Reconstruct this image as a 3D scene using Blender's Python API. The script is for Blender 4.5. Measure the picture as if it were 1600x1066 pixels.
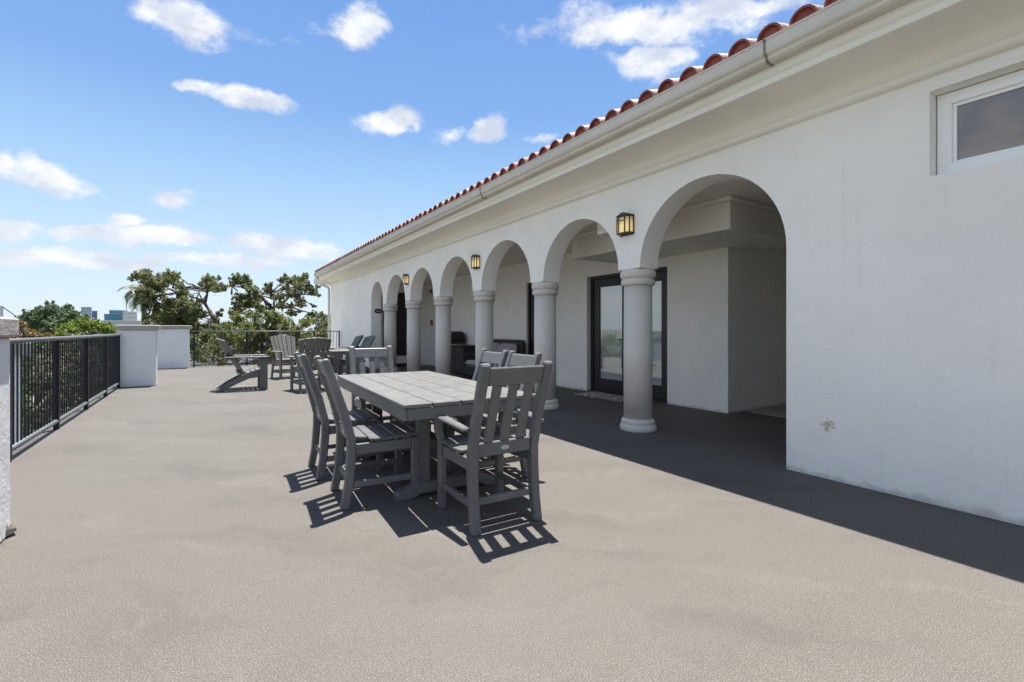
import bpy, bmesh, math, random
import numpy as np
from mathutils import Vector, Matrix
R = math.radians
scn = bpy.context.scene
for o in list(bpy.data.objects):
    bpy.data.objects.remove(o)
col = scn.collection
random.seed(7)
rng = np.random.default_rng(11)

# ------------------------------------------------------------------ camera
FPX, VPX, HOR, CH = 740.0, 322.0, 515.0, 1.2          # focal length in px, wall vanishing point, horizon, eye height
TH = math.atan2(800 - VPX, FPX)
S_, C_ = math.sin(TH), math.cos(TH)
cam = bpy.data.cameras.new('camera'); camo = bpy.data.objects.new('camera', cam); col.objects.link(camo)
cam.sensor_width = 36; cam.lens = FPX * 36 / 1600; cam.shift_y = -(533 - HOR) / 1600
cam.clip_start = .05; cam.clip_end = 5000
camo.location = (0, 0, CH); camo.rotation_euler = (R(90), 0, -TH)
scn.camera = camo

def ray(px, py):
    u = (px - 800) / FPX; v = (HOR - py) / FPX
    return np.array([S_ + u * C_, C_ - u * S_, v])
def at(px, py, d):
    "world point at depth d metres"
    return np.array([0, 0, CH]) + ray(px, py) * d

# ------------------------------------------------------------------ light
scn.view_settings.view_transform = 'Standard'; scn.view_settings.look = 'None'
scn.view_settings.exposure = 1.72; scn.view_settings.gamma = 1
SUNV = Vector((.105, .19, 1)).normalized()
SUN_EL = math.asin(SUNV.z); SUN_AZ = math.atan2(SUNV.x, SUNV.y)
sl = bpy.data.lights.new('sun', 'SUN'); sl.energy = 3.6; sl.angle = R(.5); sl.color = (1, .965, .90)
so = bpy.data.objects.new('sun', sl); col.objects.link(so); so.location = (0, 0, 30)
so.rotation_euler = SUNV.to_track_quat('Z', 'Y').to_euler()

SKY_STRENGTH = .12
world = bpy.data.worlds.new('World'); scn.world = world; world.use_nodes = True
wn = world.node_tree; wn.nodes.clear()
def N(t, typ, **kw):
    n = t.nodes.new(typ)
    for k, v in kw.items(): setattr(n, k, v)
    return n
def val(t, sock, v):
    if isinstance(v, bpy.types.NodeSocket): t.links.new(v, sock)
    else: sock.default_value = v
def mth(t, op, a, b=0.0, c=0.0, clamp=False):
    n = N(t, 'ShaderNodeMath', operation=op, use_clamp=clamp)
    for i, v in enumerate((a, b, c)): val(t, n.inputs[i], v)
    return n.outputs[0]
def vmth(t, op, a, b=None, out=0):
    n = N(t, 'ShaderNodeVectorMath', operation=op)
    val(t, n.inputs[0], a)
    if b is not None: val(t, n.inputs[1], b)
    return n.outputs[out]
def mapr(t, v, a, b, c=0.0, d=1.0, smooth=True):
    n = N(t, 'ShaderNodeMapRange', interpolation_type='SMOOTHSTEP' if smooth else 'LINEAR')
    for i, x in enumerate((v, a, b, c, d)): val(t, n.inputs[i], x)
    return n.outputs[0]
def mixc(t, f, a, b, mode='MIX'):
    n = N(t, 'ShaderNodeMix', data_type='RGBA', blend_type=mode)
    val(t, n.inputs[0], f)
    for s, v in ((n.inputs[6], a), (n.inputs[7], b)):
        if isinstance(v, tuple) and len(v) == 3: v = v + (1,)
        val(t, s, v)
    return n.outputs[2]
def noise(t, vec, scale, detail=4, rough=.55, dim='3D', out=0):
    n = N(t, 'ShaderNodeTexNoise', noise_dimensions=dim)
    if vec is not None: t.links.new(vec, n.inputs['Vector'])
    n.inputs['Scale'].default_value = scale; n.inputs['Detail'].default_value = detail; n.inputs['Roughness'].default_value = rough
    return n.outputs[out]

def build_sky():
    t = wn
    sky = N(t, 'ShaderNodeTexSky', sky_type='NISHITA', sun_disc=False)
    sky.sun_elevation = SUN_EL; sky.sun_rotation = SUN_AZ
    sky.air_density = 1.0; sky.dust_density = .6; sky.ozone_density = 2.0
    d = vmth(t, 'NORMALIZE', N(t, 'ShaderNodeTexCoord').outputs['Generated'])
    sep = N(t, 'ShaderNodeSeparateXYZ'); t.links.new(d, sep.inputs[0])
    w1 = noise(t, d, 7.0, 6, .6, out=1)
    wob = vmth(t, 'SUBTRACT', w1, (.5, .5, .5))
    sc = N(t, 'ShaderNodeVectorMath', operation='SCALE'); t.links.new(wob, sc.inputs[0]); sc.inputs[3].default_value = .075
    dd = vmth(t, 'ADD', d, sc.outputs[0])
    # (px, py, half width, half height, tilt, weight)
    clouds = [(292, 35, 78, 42, -25, 1), (240, 15, 40, 22, 0, .7), (562, 40, 48, 50, -40, 1), (1010, 90, 80, 32, 0, 1), (1040, 30, 230, 42, 6, .9),
              (400, 162, 78, 20, -4, 1), (320, 150, 40, 12, 0, .8), (608, 192, 58, 24, 4, 1), (765, 205, 38, 24, 18, 1), (700, 205, 30, 16, 0, .6),
              (85, 283, 90, 32, -14, 1), (0, 262, 30, 22, 0, 1), (262, 316, 50, 18, -8, .75), (30, 357, 55, 22, -5, 1), (190, 347, 30, 15, 0, 1),
              (240, 374, 150, 19, -2, 1.15), (440, 388, 120, 22, -3, 1.2), (150, 410, 190, 13, 0, 1.0), (40, 402, 110, 17, 0, 1.05), (120, 366, 50, 11, -4, 1.0), (330, 408, 150, 10, 0, .9), (850, 215, 30, 10, 0, .5),
              (330, 412, 90, 9, 0, .45), (450, 60, 60, 12, 0, .25), (1180, 10, 90, 24, 0, .8)]
    acc = None
    items = []
    for (px, py, rx, ry, tl, w) in clouds:
        c = ray(px, py); c /= np.linalg.norm(c)
        def dr(x, y):
            r = ray(x, y); return r / np.linalg.norm(r)
        tx = (dr(px + 5, py) - dr(px - 5, py)) / 10; ty = (dr(px, py - 5) - dr(px, py + 5)) / 10
        ca, sa = math.cos(R(tl)), math.sin(R(tl))
        e1 = (tx * ca + ty * sa) * rx; e2 = (-tx * sa + ty * ca) * ry
        items.append((c, e1, e2, w))
    r2 = random.Random(4)
    for k in range(64):                                  # unseen cumulus added round the sky to brighten the wall; the high window mirrors some
        az = R(86 + k * 243 / 64 + r2.uniform(-5, 5)); el = R(r2.choice([5, 8, 12, 16, 22, 28, 35, 44, 54, 66]))
        c = np.array([math.sin(az) * math.cos(el), math.cos(az) * math.cos(el), math.sin(el)])
        hx = np.array([math.cos(az), -math.sin(az), 0]); vx = np.cross(hx, c)
        s = r2.uniform(.14, .27)
        items.append((c, hx * s, vx * s * r2.uniform(.4, .6), r2.uniform(.9, 1.2)))
    az, el = R(277), R(18)                                # the bank of cloud that the high window mirrors
    c = np.array([math.sin(az) * math.cos(el), math.cos(az) * math.cos(el), math.sin(el)]); hx = np.array([math.cos(az), -math.sin(az), 0])
    items.append((c, hx * .5, np.cross(hx, c) * .2, 1.3))
    for (c, e1, e2, w) in items:
        M = np.linalg.inv(np.stack([c, e1, e2], axis=1))
        n1 = vmth(t, 'DOT_PRODUCT', dd, tuple(M[1]), 1); n2 = vmth(t, 'DOT_PRODUCT', dd, tuple(M[2]), 1)
        cx = N(t, 'ShaderNodeCombineXYZ'); t.links.new(n1, cx.inputs[0]); t.links.new(n2, cx.inputs[1])
        ln = vmth(t, 'LENGTH', cx.outputs[0], None, 1)
        v = mth(t, 'MULTIPLY_ADD', ln, -w, w)
        acc = v if acc is None else mth(t, 'MAXIMUM', acc, v)
    stretch = vmth(t, 'MULTIPLY', d, (1, 1, 1.7))
    f1 = noise(t, stretch, 15, 11, .66); f2 = noise(t, stretch, 5, 4, .5)
    dens = mth(t, 'ADD', acc, mth(t, 'MULTIPLY', mth(t, 'SUBTRACT', f1, .5), 1.7))
    dens = mth(t, 'ADD', dens, mth(t, 'MULTIPLY', mth(t, 'SUBTRACT', f2, .5), 1.1))
    lim = mapr(t, acc, -.35, .0)
    cm = mth(t, 'MULTIPLY', mapr(t, dens, -.02, .62), lim)
    up = mapr(t, sep.outputs[2], .0, .03)
    cm = mth(t, 'MULTIPLY', cm, up)
    cm = mth(t, 'MULTIPLY', cm, .93)
    thick = mapr(t, dens, .3, 1.0)
    shade = noise(t, vmth(t, 'ADD', stretch, (0, 0, .03)), 11, 5, .6)
    lowf = mapr(t, sep.outputs[2], .02, .3)
    ccol = mixc(t, mapr(t, shade, .35, .65), CLOUD_DARK, CLOUD_LIT)
    ccol = mixc(t, mth(t, 'MULTIPLY', mth(t, 'SUBTRACT', 1.0, lowf), .45), ccol, CLOUD_FAR)
    base = mixc(t, 1.0, sky.outputs[0], SKY_TINT, 'MULTIPLY')
    rp = N(t, 'ShaderNodeValToRGB'); cr = rp.color_ramp            # clear-air gradient by elevation, the same all the way round
    stops = [(.0, (.62, .73, .83)), (.12, (.53, .69, .84)), (.28, (.325, .535, .815)), (.40, (.19, .38, .75)), (.56, (.14, .31, .70)), (1.0, (.12, .26, .60))]
    cr.elements[0].position, cr.elements[0].color = stops[0][0], stops[0][1] + (1,)
    cr.elements[1].position, cr.elements[1].color = stops[-1][0], stops[-1][1] + (1,)
    for p_, c_ in stops[1:-1]:
        e_ = cr.elements.new(p_); e_.color = c_ + (1,)
    t.links.new(sep.outputs[2], rp.inputs[0])
    grad = mixc(t, 1.0, rp.outputs[0], (SKY_K, SKY_K, SKY_K), 'MULTIPLY')
    base = mixc(t, .8, base, grad)
    fin = mixc(t, cm, base, ccol)
    bg = N(t, 'ShaderNodeBackground'); t.links.new(fin, bg.inputs[0]); bg.inputs[1].default_value = SKY_STRENGTH
    out = N(t, 'ShaderNodeOutputWorld'); t.links.new(bg.outputs[0], out.inputs[0])
K = 1 / SKY_STRENGTH
CLOUD_LIT = (.325 * K, .325 * K, .326 * K); CLOUD_DARK = (.205 * K, .222 * K, .26 * K); CLOUD_FAR = (.25 * K, .268 * K, .305 * K)
SKY_K = .385 * K; SKY_TINT = (.40, .38, .34)
build_sky()
scn.cycles.diffuse_bounces = 8; scn.cycles.max_bounces = 14
world.cycles.sampling_method = 'MANUAL'; world.cycles.sample_map_resolution = 512

# ------------------------------------------------------------------ materials
def newmat(name):
    m = bpy.data.materials.new(name); m.use_nodes = True; t = m.node_tree
    b = t.nodes['Principled BSDF']
    return m, t, b
def objco(t): return N(t, 'ShaderNodeTexCoord').outputs['Object']
def worldco(t): return N(t, 'ShaderNodeNewGeometry').outputs['Position']
def bump(t, b, h, strength, dist):
    n = N(t, 'ShaderNodeBump'); n.inputs['Strength'].default_value = strength; n.inputs['Distance'].default_value = dist
    t.links.new(h, n.inputs['Height']); t.links.new(n.outputs[0], b.inputs['Normal'])
def simple(name, c, rough=.5, var=.12, scale=6, bs=0, bscale=60, metal=0, spec=.5):
    m, t, b = newmat(name)
    p = worldco(t)
    n = noise(t, p, scale, 6, .6)
    d = tuple(x * (1 - var) for x in c); l = tuple(min(1, x * (1 + var)) for x in c)
    t.links.new(mixc(t, mapr(t, n, .3, .7), d, l), b.inputs['Base Color'])
    b.inputs['Roughness'].default_value = rough; b.inputs['Metallic'].default_value = metal
    b.inputs['Specular IOR Level'].default_value = spec
    if bs: bump(t, b, noise(t, p, bscale, 4, .6), bs, .01)
    return m
M = {}
def stucco(name, c, grime=True, bs=.35):
    m, t, b = newmat(name)
    p = worldco(t)
    n1 = noise(t, p, 1.3, 6, .6); n2 = noise(t, p, 9, 5, .6)
    d = tuple(x * .94 for x in c)
    colr = mixc(t, mapr(t, n1, .35, .7), d, c)
    colr = mixc(t, mth(t, 'MULTIPLY', mapr(t, n2, .62, .8), .3), colr, tuple(x * .86 for x in c))
    if grime:
        sep = N(t, 'ShaderNodeSeparateXYZ'); t.links.new(p, sep.inputs[0])
        low = mapr(t, mth(t, 'ADD', sep.outputs[2], mth(t, 'MULTIPLY', mth(t, 'SUBTRACT', n2, .5), .12)), .0, .055)
        colr = mixc(t, mth(t, 'MULTIPLY', mth(t, 'SUBTRACT', 1, low), .6), colr, tuple(x * .42 for x in c))
        # faint vertical run marks
        st = noise(t, vmth(t, 'MULTIPLY', p, (3, 3, .25)), 4, 4, .6)
        colr = mixc(t, mth(t, 'MULTIPLY', mapr(t, st, .58, .78), .12), colr, (.45, .42, .37))
        # scuffs and little chips
        vor = noise(t, p, 26, 3, .7)
        colr = mixc(t, mth(t, 'MULTIPLY', mapr(t, vor, .73, .78), .55), colr, (.36, .35, .34))
        # one rusty patch on the wall right of the big arch
        dist = vmth(t, 'LENGTH', vmth(t, 'SUBTRACT', p, (4.19, 1.82, .43)), None, 1)
        rr = mth(t, 'ADD', dist, mth(t, 'MULTIPLY', mth(t, 'SUBTRACT', noise(t, p, 22, 5, .7), .5), .34))
        colr = mixc(t, mth(t, 'MULTIPLY', mapr(t, rr, .06, .0), .8), colr, (.46, .36, .20))
    t.links.new(colr, b.inputs['Base Color'])
    b.inputs['Roughness'].default_value = .85; b.inputs['Specular IOR Level'].default_value = .25
    h = mth(t, 'ADD', noise(t, p, 55, 5, .65), mth(t, 'MULTIPLY', noise(t, p, 7, 3, .5), 2.2))
    h = mth(t, 'ADD', h, mth(t, 'MULTIPLY', noise(t, vmth(t, 'MULTIPLY', p, (1, 1, 1.2)), 2.6, 5, .6), 3.0))
    bump(t, b, h, bs * 1.3, .008)
    return m
M['wall'] = stucco('white_stucco', (.91, .88, .83))
M['pier'] = stucco('pier_stucco', (.80, .80, .80), False)
M['trim'] = stucco('cream_trim', (.86, .825, .755), False, .15)
M['column'] = stucco('grey_stucco', (.66, .62, .565), False, .35)
M['cap'] = stucco('grey_coping', (.36, .345, .32), False, .3)
M['rough_cap'] = stucco('rough_coping', (.42, .39, .35), False, 1.0)
M['ceiling'] = stucco('ceiling_stucco', (.82, .78, .72), False, .2)
M['gutter'] = simple('gutter_paint', (.62, .58, .51), .65, .05, 3)
M['gutter_seal'] = simple('gutter_seal', (.22, .20, .16), .7, .3, 20)
M['winframe'] = simple('window_vinyl', (.88, .89, .89), .35, .02, 2)
M['blackpaint'] = simple('black_door_paint', (.018, .018, .021), .38, .15, 3)
M['fence'] = simple('railing_paint', (.012, .014, .019), .5, .25, 8, spec=.3)
M['wicker'] = simple('dark_wicker', (.035, .034, .036), .6, .45, 90, .9, 120)
M['cushion'] = simple('grey_cushion', (.40, .39, .38), .9, .1, 20, .3, 200)
M['grillblack'] = simple('grill_enamel', (.012, .012, .013), .35, .2, 5)
M['redalarm'] = simple('alarm_red', (.33, .03, .03), .4, .1, 5)
M['signblack'] = simple('sign_black', (.01, .01, .012), .35, .1, 5)
M['signwhite'] = simple('sign_white', (.7, .7, .7), .5, .05, 5)
M['bronze'] = simple('lantern_bronze', (.06, .055, .045), .5, .3, 30, metal=.3)
M['badge'] = simple('badge_silver', (.42, .42, .40), .35, .05, 9)
M['concrete'] = simple('town_concrete', (.5, .49, .46), .9, .1, .3)
M['bark'] = simple('bark', (.10, .085, .07), .95, .4, 4, .8, 12)
M['palebark'] = simple('pale_bark', (.17, .15, .125), .95, .35, 3, .8, 10)
M['redroof'] = simple('red_roof', (.15, .062, .052), .8, .2, 2)
M['towerblue'] = simple('tower_blue_glass', (.20, .32, .46), .25, .15, .05)  # blue of the glass itself, with slight distance haze painted into the colour
M['towerteal'] = simple('tower_teal_glass', (.06, .24, .34), .25, .15, .05)
M['towergrey'] = simple('tower_slab', (.42, .50, .58), .7, .1, .05)
M['towerlilac'] = simple('tower_lilac', (.22, .22, .34), .6, .1, .05)
M['darkglass'] = simple('dark_glass', (.03, .035, .045), .1, .1, 1)

def lumber(name, c, rough=.42, dirt=.3, grain=(1, 1, 1)):
    m, t, b = newmat(name)
    p = objco(t)
    oi = N(t, 'ShaderNodeObjectInfo')
    n = noise(t, vmth(t, 'MULTIPLY', p, grain), 14, 6, .65)
    c0 = mixc(t, mapr(t, n, .3, .72), tuple(x * .93 for x in c), tuple(x * 1.06 for x in c))
    c0 = mixc(t, mth(t, 'MULTIPLY', oi.outputs['Random'], .22), c0, tuple(x * .7 for x in c))
    dn = noise(t, worldco(t), 3.2, 6, .7)
    c0 = mixc(t, mth(t, 'MULTIPLY', mapr(t, dn, .5, .75), dirt), c0, (.26, .25, .235))
    t.links.new(c0, b.inputs['Base Color'])
    t.links.new(mapr(t, n, .3, .7, rough - .07, rough + .12), b.inputs['Roughness'])
    bump(t, b, noise(t, p, 220, 3, .6), .16, .003)
    return m
M['lumber'] = lumber('slate_lumber', (.122, .121, .122))
M['tabletop'] = lumber('table_lumber', (.150, .145, .137), .42, .0, (1, 1, 1))
M['adiron'] = lumber('weathered_lumber', (.125, .122, .118), .5)

def deckmat():
    m, t, b = newmat('deck_coating')
    p = worldco(t)
    fine = noise(t, p, 230, 2, .85); med = noise(t, p, 38, 4, .7)
    fl = noise(t, vmth(t, 'ADD', p, (5, 3, 1)), 205, 2, .75)
    sp = mixc(t, mapr(t, fine, .36, .64, smooth=False), (.024, .021, .018), (.156, .141, .123))
    sp = mixc(t, mth(t, 'MULTIPLY', mapr(t, fl, .58, .64), .8), sp, (.33, .305, .27))
    sp = mixc(t, mth(t, 'MULTIPLY', mapr(t, fl, .40, .35), .7), sp, (.022, .02, .019))
    sp = mixc(t, mth(t, 'MULTIPLY', mapr(t, med, .42, .7), .3), sp, (.14, .127, .112))
    wv = vmth(t, 'ADD', p, vmth(t, 'MULTIPLY', vmth(t, 'SUBTRACT', noise(t, p, .8, 5, .6, out=1), (.5, .5, .5)), (1.4, 1.4, 0)))
    rot = N(t, 'ShaderNodeVectorRotate', rotation_type='Z_AXIS'); t.links.new(wv, rot.inputs['Vector']); rot.inputs['Angle'].default_value = R(38)
    st = vmth(t, 'MULTIPLY', rot.outputs[0], (.45, 1.7, 1))
    big = noise(t, st, .9, 9, .72)
    sp = mixc(t, mth(t, 'MULTIPLY', mapr(t, big, .47, .68), .55), sp, (.062, .057, .052))
    lit = noise(t, st, 1.4, 9, .72)
    sp = mixc(t, mth(t, 'MULTIPLY', mapr(t, lit, .52, .72), .36), sp, (.165, .155, .141))
    sm = noise(t, vmth(t, 'ADD', p, (3.1, 9.2, 0)), .5, 3, .5)
    sp = mixc(t, mth(t, 'MULTIPLY', mapr(t, sm, .45, .7), .2), sp, (.13, .125, .12))
    t.links.new(sp, b.inputs['Base Color'])
    b.inputs['Roughness'].default_value = .75; b.inputs['Specular IOR Level'].default_value = .3
    bump(t, b, mth(t, 'ADD', fine, mth(t, 'MULTIPLY', med, .3)), .04, .003)
    return m
M['deck'] = deckmat()
M['passage'] = simple('passage_floor', (.30, .29, .28), .7, .12, 5, .2, 60)

def tilemat(name, ca, cb_):
    m, t, b = newmat(name)
    oi = N(t, 'ShaderNodeObjectInfo'); p = worldco(t)
    n = noise(t, p, 11, 6, .65)
    c0 = mixc(t, mapr(t, n, .3, .72), ca, cb_)
    c0 = mixc(t, mth(t, 'MULTIPLY', oi.outputs['Random'], .3), c0, ca)
    t.links.new(c0, b.inputs['Base Color']); b.inputs['Roughness'].default_value = .6
    bump(t, b, n, .4, .01)
    return m
M['tile'] = tilemat('sunlit_terracotta', (.40, .21, .16), (.60, .44, .37))  # worn terracotta, paled further to paint in sun glare on the tile tops
M['tile_end'] = tilemat('terracotta', (.17, .04, .032), (.30, .075, .055))

def glassmat(name, tint, rough=.02, refl=.10):
    m, t, b = newmat(name)
    out = t.nodes['Material Output']
    tr = N(t, 'ShaderNodeBsdfTransparent'); tr.inputs[0].default_value = tint + (1,)
    gl = N(t, 'ShaderNodeBsdfGlossy'); gl.inputs['Roughness'].default_value = rough
    lw = N(t, 'ShaderNodeLayerWeight'); lw.inputs['Blend'].default_value = .5
    fr = mth(t, 'MULTIPLY_ADD', mth(t, 'POWER', lw.outputs['Facing'], 4.0), .6, refl)
    bp = N(t, 'ShaderNodeBump'); bp.inputs['Strength'].default_value = .05; bp.inputs['Distance'].default_value = .02
    t.links.new(noise(t, worldco(t), 2.5, 2, .5), bp.inputs['Height'])
    t.links.new(bp.outputs[0], gl.inputs['Normal'])
    mx = N(t, 'ShaderNodeMixShader'); t.links.new(fr, mx.inputs[0]); t.links.new(tr.outputs[0], mx.inputs[1]); t.links.new(gl.outputs[0], mx.inputs[2])
    t.links.new(mx.outputs[0], out.inputs[0])
    return m
M['pane'] = glassmat('door_glass', (.9, .93, .93), .03, .20)
M['darkpane'] = glassmat('window_glass', (.4, .4, .4), .03, .19)
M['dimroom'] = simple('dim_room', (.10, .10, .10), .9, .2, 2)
M['blind'] = simple('white_blinds', (.86, .86, .85), .6, .04, 3)

def lampglass():
    m, t, b = newmat('amber_glass')
    p = objco(t)
    n = noise(t, p, 22, 4, .6)
    sep = N(t, 'ShaderNodeSeparateXYZ'); t.links.new(p, sep.inputs[0])
    g = mapr(t, sep.outputs[2], .22, .10)
    t.links.new(mixc(t, mapr(t, n, .3, .7), (.42, .33, .12), (.62, .55, .32)), b.inputs['Base Color'])
    b.inputs['Emission Color'].default_value = (1, .72, .26, 1)
    t.links.new(mth(t, 'MULTIPLY', mth(t, 'ADD', g, .3), .13), b.inputs['Emission Strength'])
    b.inputs['Roughness'].default_value = .35
    return m
M['lampglass'] = lampglass()
mm, t, b = newmat('lamp_bulb'); b.inputs['Emission Color'].default_value = (1, .8, .4, 1); b.inputs['Emission Strength'].default_value = .9; M['bulb'] = mm

def leafmat(name, dark, mid, light, tr=.35):
    m, t, b = newmat(name)
    out = t.nodes['Material Output']
    g = N(t, 'ShaderNodeNewGeometry')
    rp = N(t, 'ShaderNodeValToRGB'); cr = rp.color_ramp
    cr.elements[0].color = dark + (1,); cr.elements[1].color = light + (1,)
    e = cr.elements.new(.55); e.color = mid + (1,)
    big = noise(t, g.outputs['Position'], .9, 3, .5)
    f = mth(t, 'ADD', mth(t, 'MULTIPLY', g.outputs['Random Per Island'], .6), mth(t, 'MULTIPLY', mth(t, 'SUBTRACT', big, .3), 1.0), clamp=True)
    t.links.new(f, rp.inputs[0])
    t.links.new(rp.outputs[0], b.inputs['Base Color']); b.inputs['Roughness'].default_value = .45
    tl = N(t, 'ShaderNodeBsdfTranslucent'); t.links.new(mixc(t, .5, rp.outputs[0], tuple(x * 1.6 for x in light)), tl.inputs[0])
    mx = N(t, 'ShaderNodeMixShader'); mx.inputs[0].default_value = tr
    t.links.new(b.outputs[0], mx.inputs[1]); t.links.new(tl.outputs[0], mx.inputs[2]); t.links.new(mx.outputs[0], out.inputs[0])
    return m
M['oakleaf'] = leafmat('oak_leaves', (.046, .060, .024), (.105, .128, .046), (.235, .245, .095))
M['brightleaf'] = leafmat('bright_leaves', (.045, .075, .012), (.12, .18, .02), (.25, .31, .04))
M['oliveleaf'] = leafmat('olive_leaves', (.040, .055, .016), (.105, .13, .035), (.24, .26, .07))
M['greyleaf'] = leafmat('grey_green_leaves', (.035, .06, .032), (.075, .12, .055), (.13, .18, .08))
M['darkleaf'] = leafmat('dark_leaves', (.028, .042, .016), (.06, .08, .03), (.15, .165, .075), .3)
M['crotonleaf'] = leafmat('croton_leaves', (.05, .045, .015), (.16, .06, .025), (.24, .19, .04))
M['palmleaf'] = leafmat('palm_leaves', (.03, .045, .015), (.06, .085, .026), (.13, .15, .045))

# ------------------------------------------------------------------ geometry helpers
class B:
    def __init__(self): self.bm = bmesh.new()
    def box(self, x0, x1, y0, y1, z0, z1, mat=None):
        vs = [self.bm.verts.new(p) for p in [(x0, y0, z0), (x1, y0, z0), (x1, y1, z0), (x0, y1, z0), (x0, y0, z1), (x1, y0, z1), (x1, y1, z1), (x0, y1, z1)]]
        if mat is not None:
            for v in vs: v.co = mat @ v.co
        for f in [(3, 2, 1, 0), (4, 5, 6, 7), (0, 1, 5, 4), (1, 2, 6, 5), (2, 3, 7, 6), (3, 0, 4, 7)]:
            self.bm.faces.new([vs[i] for i in f])
        return self
    def beam(self, p, q, w, h, side=(1, 0, 0)):
        "rectangular bar from p to q; w along side, h across"
        p = Vector(p); q = Vector(q); d = (q - p); L = d.length; d.normalize()
        s = Vector(side); s = (s - d * s.dot(d)).normalized(); u = d.cross(s)
        m = Matrix((s, d, u)).transposed().to_4x4(); m.translation = p
        # local axes: x=side, y=dir, z=u
        return self.box(-w / 2, w / 2, 0, L, -h / 2, h / 2, m)
    def prism(self, poly, axis, a, b_):
        "poly: 2D points; axis 'x': (y,z), 'y': (x,z), 'z': (x,y)"
        def mk(p, t):
            return {'x': (t, p[0], p[1]), 'y': (p[0], t, p[1]), 'z': (p[0], p[1], t)}[axis]
        A = [self.bm.verts.new(mk(p, a)) for p in poly]; C = [self.bm.verts.new(mk(p, b_)) for p in poly]
        n = len(poly)
        self.bm.faces.new(A); self.bm.faces.new(C[::-1])
        for i in range(n):
            j = (i + 1) % n
            self.bm.faces.new([A[i], C[i], C[j], A[j]])
        return self
    def lathe(self, prof, n=24, c=(0, 0, 0), smooth=True):
        rings = []
        for (r, z) in prof:
            rings.append([self.bm.verts.new((c[0] + r * math.cos(2 * math.pi * k / n), c[1] + r * math.sin(2 * math.pi * k / n), c[2] + z)) for k in range(n)])
        for a, b2 in zip(rings, rings[1:]):
            for k in range(n):
                f = self.bm.faces.new([a[k], a[(k + 1) % n], b2[(k + 1) % n], b2[k]]); f.smooth = smooth
        self.bm.faces.new(rings[0][::-1]); self.bm.faces.new(rings[-1])
        return self
    def tube(self, pts, radii, n=8, smooth=True):
        pts = [Vector(p) for p in pts]; rings = []
        up = Vector((.13, .27, .95))
        for i, p in enumerate(pts):
            d = (pts[min(i + 1, len(pts) - 1)] - pts[max(i - 1, 0)]).normalized()
            s = d.cross(up)
            if s.length < .05: s = d.cross(Vector((1, 0, 0)))
            s.normalize(); u = s.cross(d)
            r = radii[i] if hasattr(radii, '__len__') else radii
            rings.append([self.bm.verts.new(p + (s * math.cos(2 * math.pi * k / n) + u * math.sin(2 * math.pi * k / n)) * r) for k in range(n)])
        for a, b2 in zip(rings, rings[1:]):
            for k in range(n):
                f = self.bm.faces.new([a[k], a[(k + 1) % n], b2[(k + 1) % n], b2[k]]); f.smooth = smooth
        self.bm.faces.new(rings[0][::-1]); self.bm.faces.new(rings[-1])
        return self
    def build(self, name, mat, parent=None, bevel=0, loc=None, seg=1):
        bm = self.bm
        bmesh.ops.recalc_face_normals(bm, faces=bm.faces)
        if bevel:
            es = [e for e in bm.edges if len(e.link_faces) == 2 and e.calc_face_angle(0) > .6]
            bmesh.ops.bevel(bm, geom=es, offset=bevel, segments=seg, affect='EDGES', clamp_overlap=True)
        me = bpy.data.meshes.new(name); bm.to_mesh(me); bm.free()
        me.materials.append(mat)
        return link(name, me, parent, loc)
def link(name, me, parent=None, loc=None):
    o = bpy.data.objects.new(name, me); col.objects.link(o)
    if parent is not None:
        o.parent = parent
    if loc is not None: o.location = loc
    return o
def thing(name, label, cat, loc=(0, 0, 0), rz=0, group=None):
    o = bpy.data.objects.new(name, None); col.objects.link(o)
    o.location = loc; o.rotation_euler = (0, 0, rz); o.empty_display_size = .2
    return tag(o, label, cat, group)
def tag(o, label, cat, group=None):
    o['label'] = label; o['category'] = cat
    if group: o['group'] = group
    return o
def struct(o):
    o['kind'] = 'structure'; return o
def stuff(o):
    o['kind'] = 'stuff'; return o
def copy_tree(o, parent=None):
    c = o.copy(); col.objects.link(c)
    if parent is not None: c.parent = parent
    for ch in list(o.children): copy_tree(ch, c)
    return c

# ------------------------------------------------------------------ ground and deck
GZ = -8.0
def groundmat():
    m, t, b = newmat('town_ground'); p = worldco(t)
    n = noise(t, p, .06, 6, .6); n2 = noise(t, p, .8, 5, .6)
    c0 = mixc(t, mapr(t, n, .45, .55), (.055, .07, .03), (.17, .165, .15))
    c0 = mixc(t, mth(t, 'MULTIPLY', n2, .4), c0, (.09, .09, .06))
    t.links.new(c0, b.inputs['Base Color']); b.inputs['Roughness'].default_value = .95
    return m
M['ground'] = groundmat()
struct(B().box(-3000, 3000, -3000, 3000, GZ - .5, GZ).build('ground', M['ground']))
DX0, DY0, DY1 = -1.66, -6.0, 18.3
struct(B().box(DX0, 6.6, DY0, DY1, -.32, 0).build('deck', M['deck']))
struct(B().box(6.6, 9.4, 2.0, 4.0, -.32, .004).build('passage_floor', M['passage']))

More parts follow.
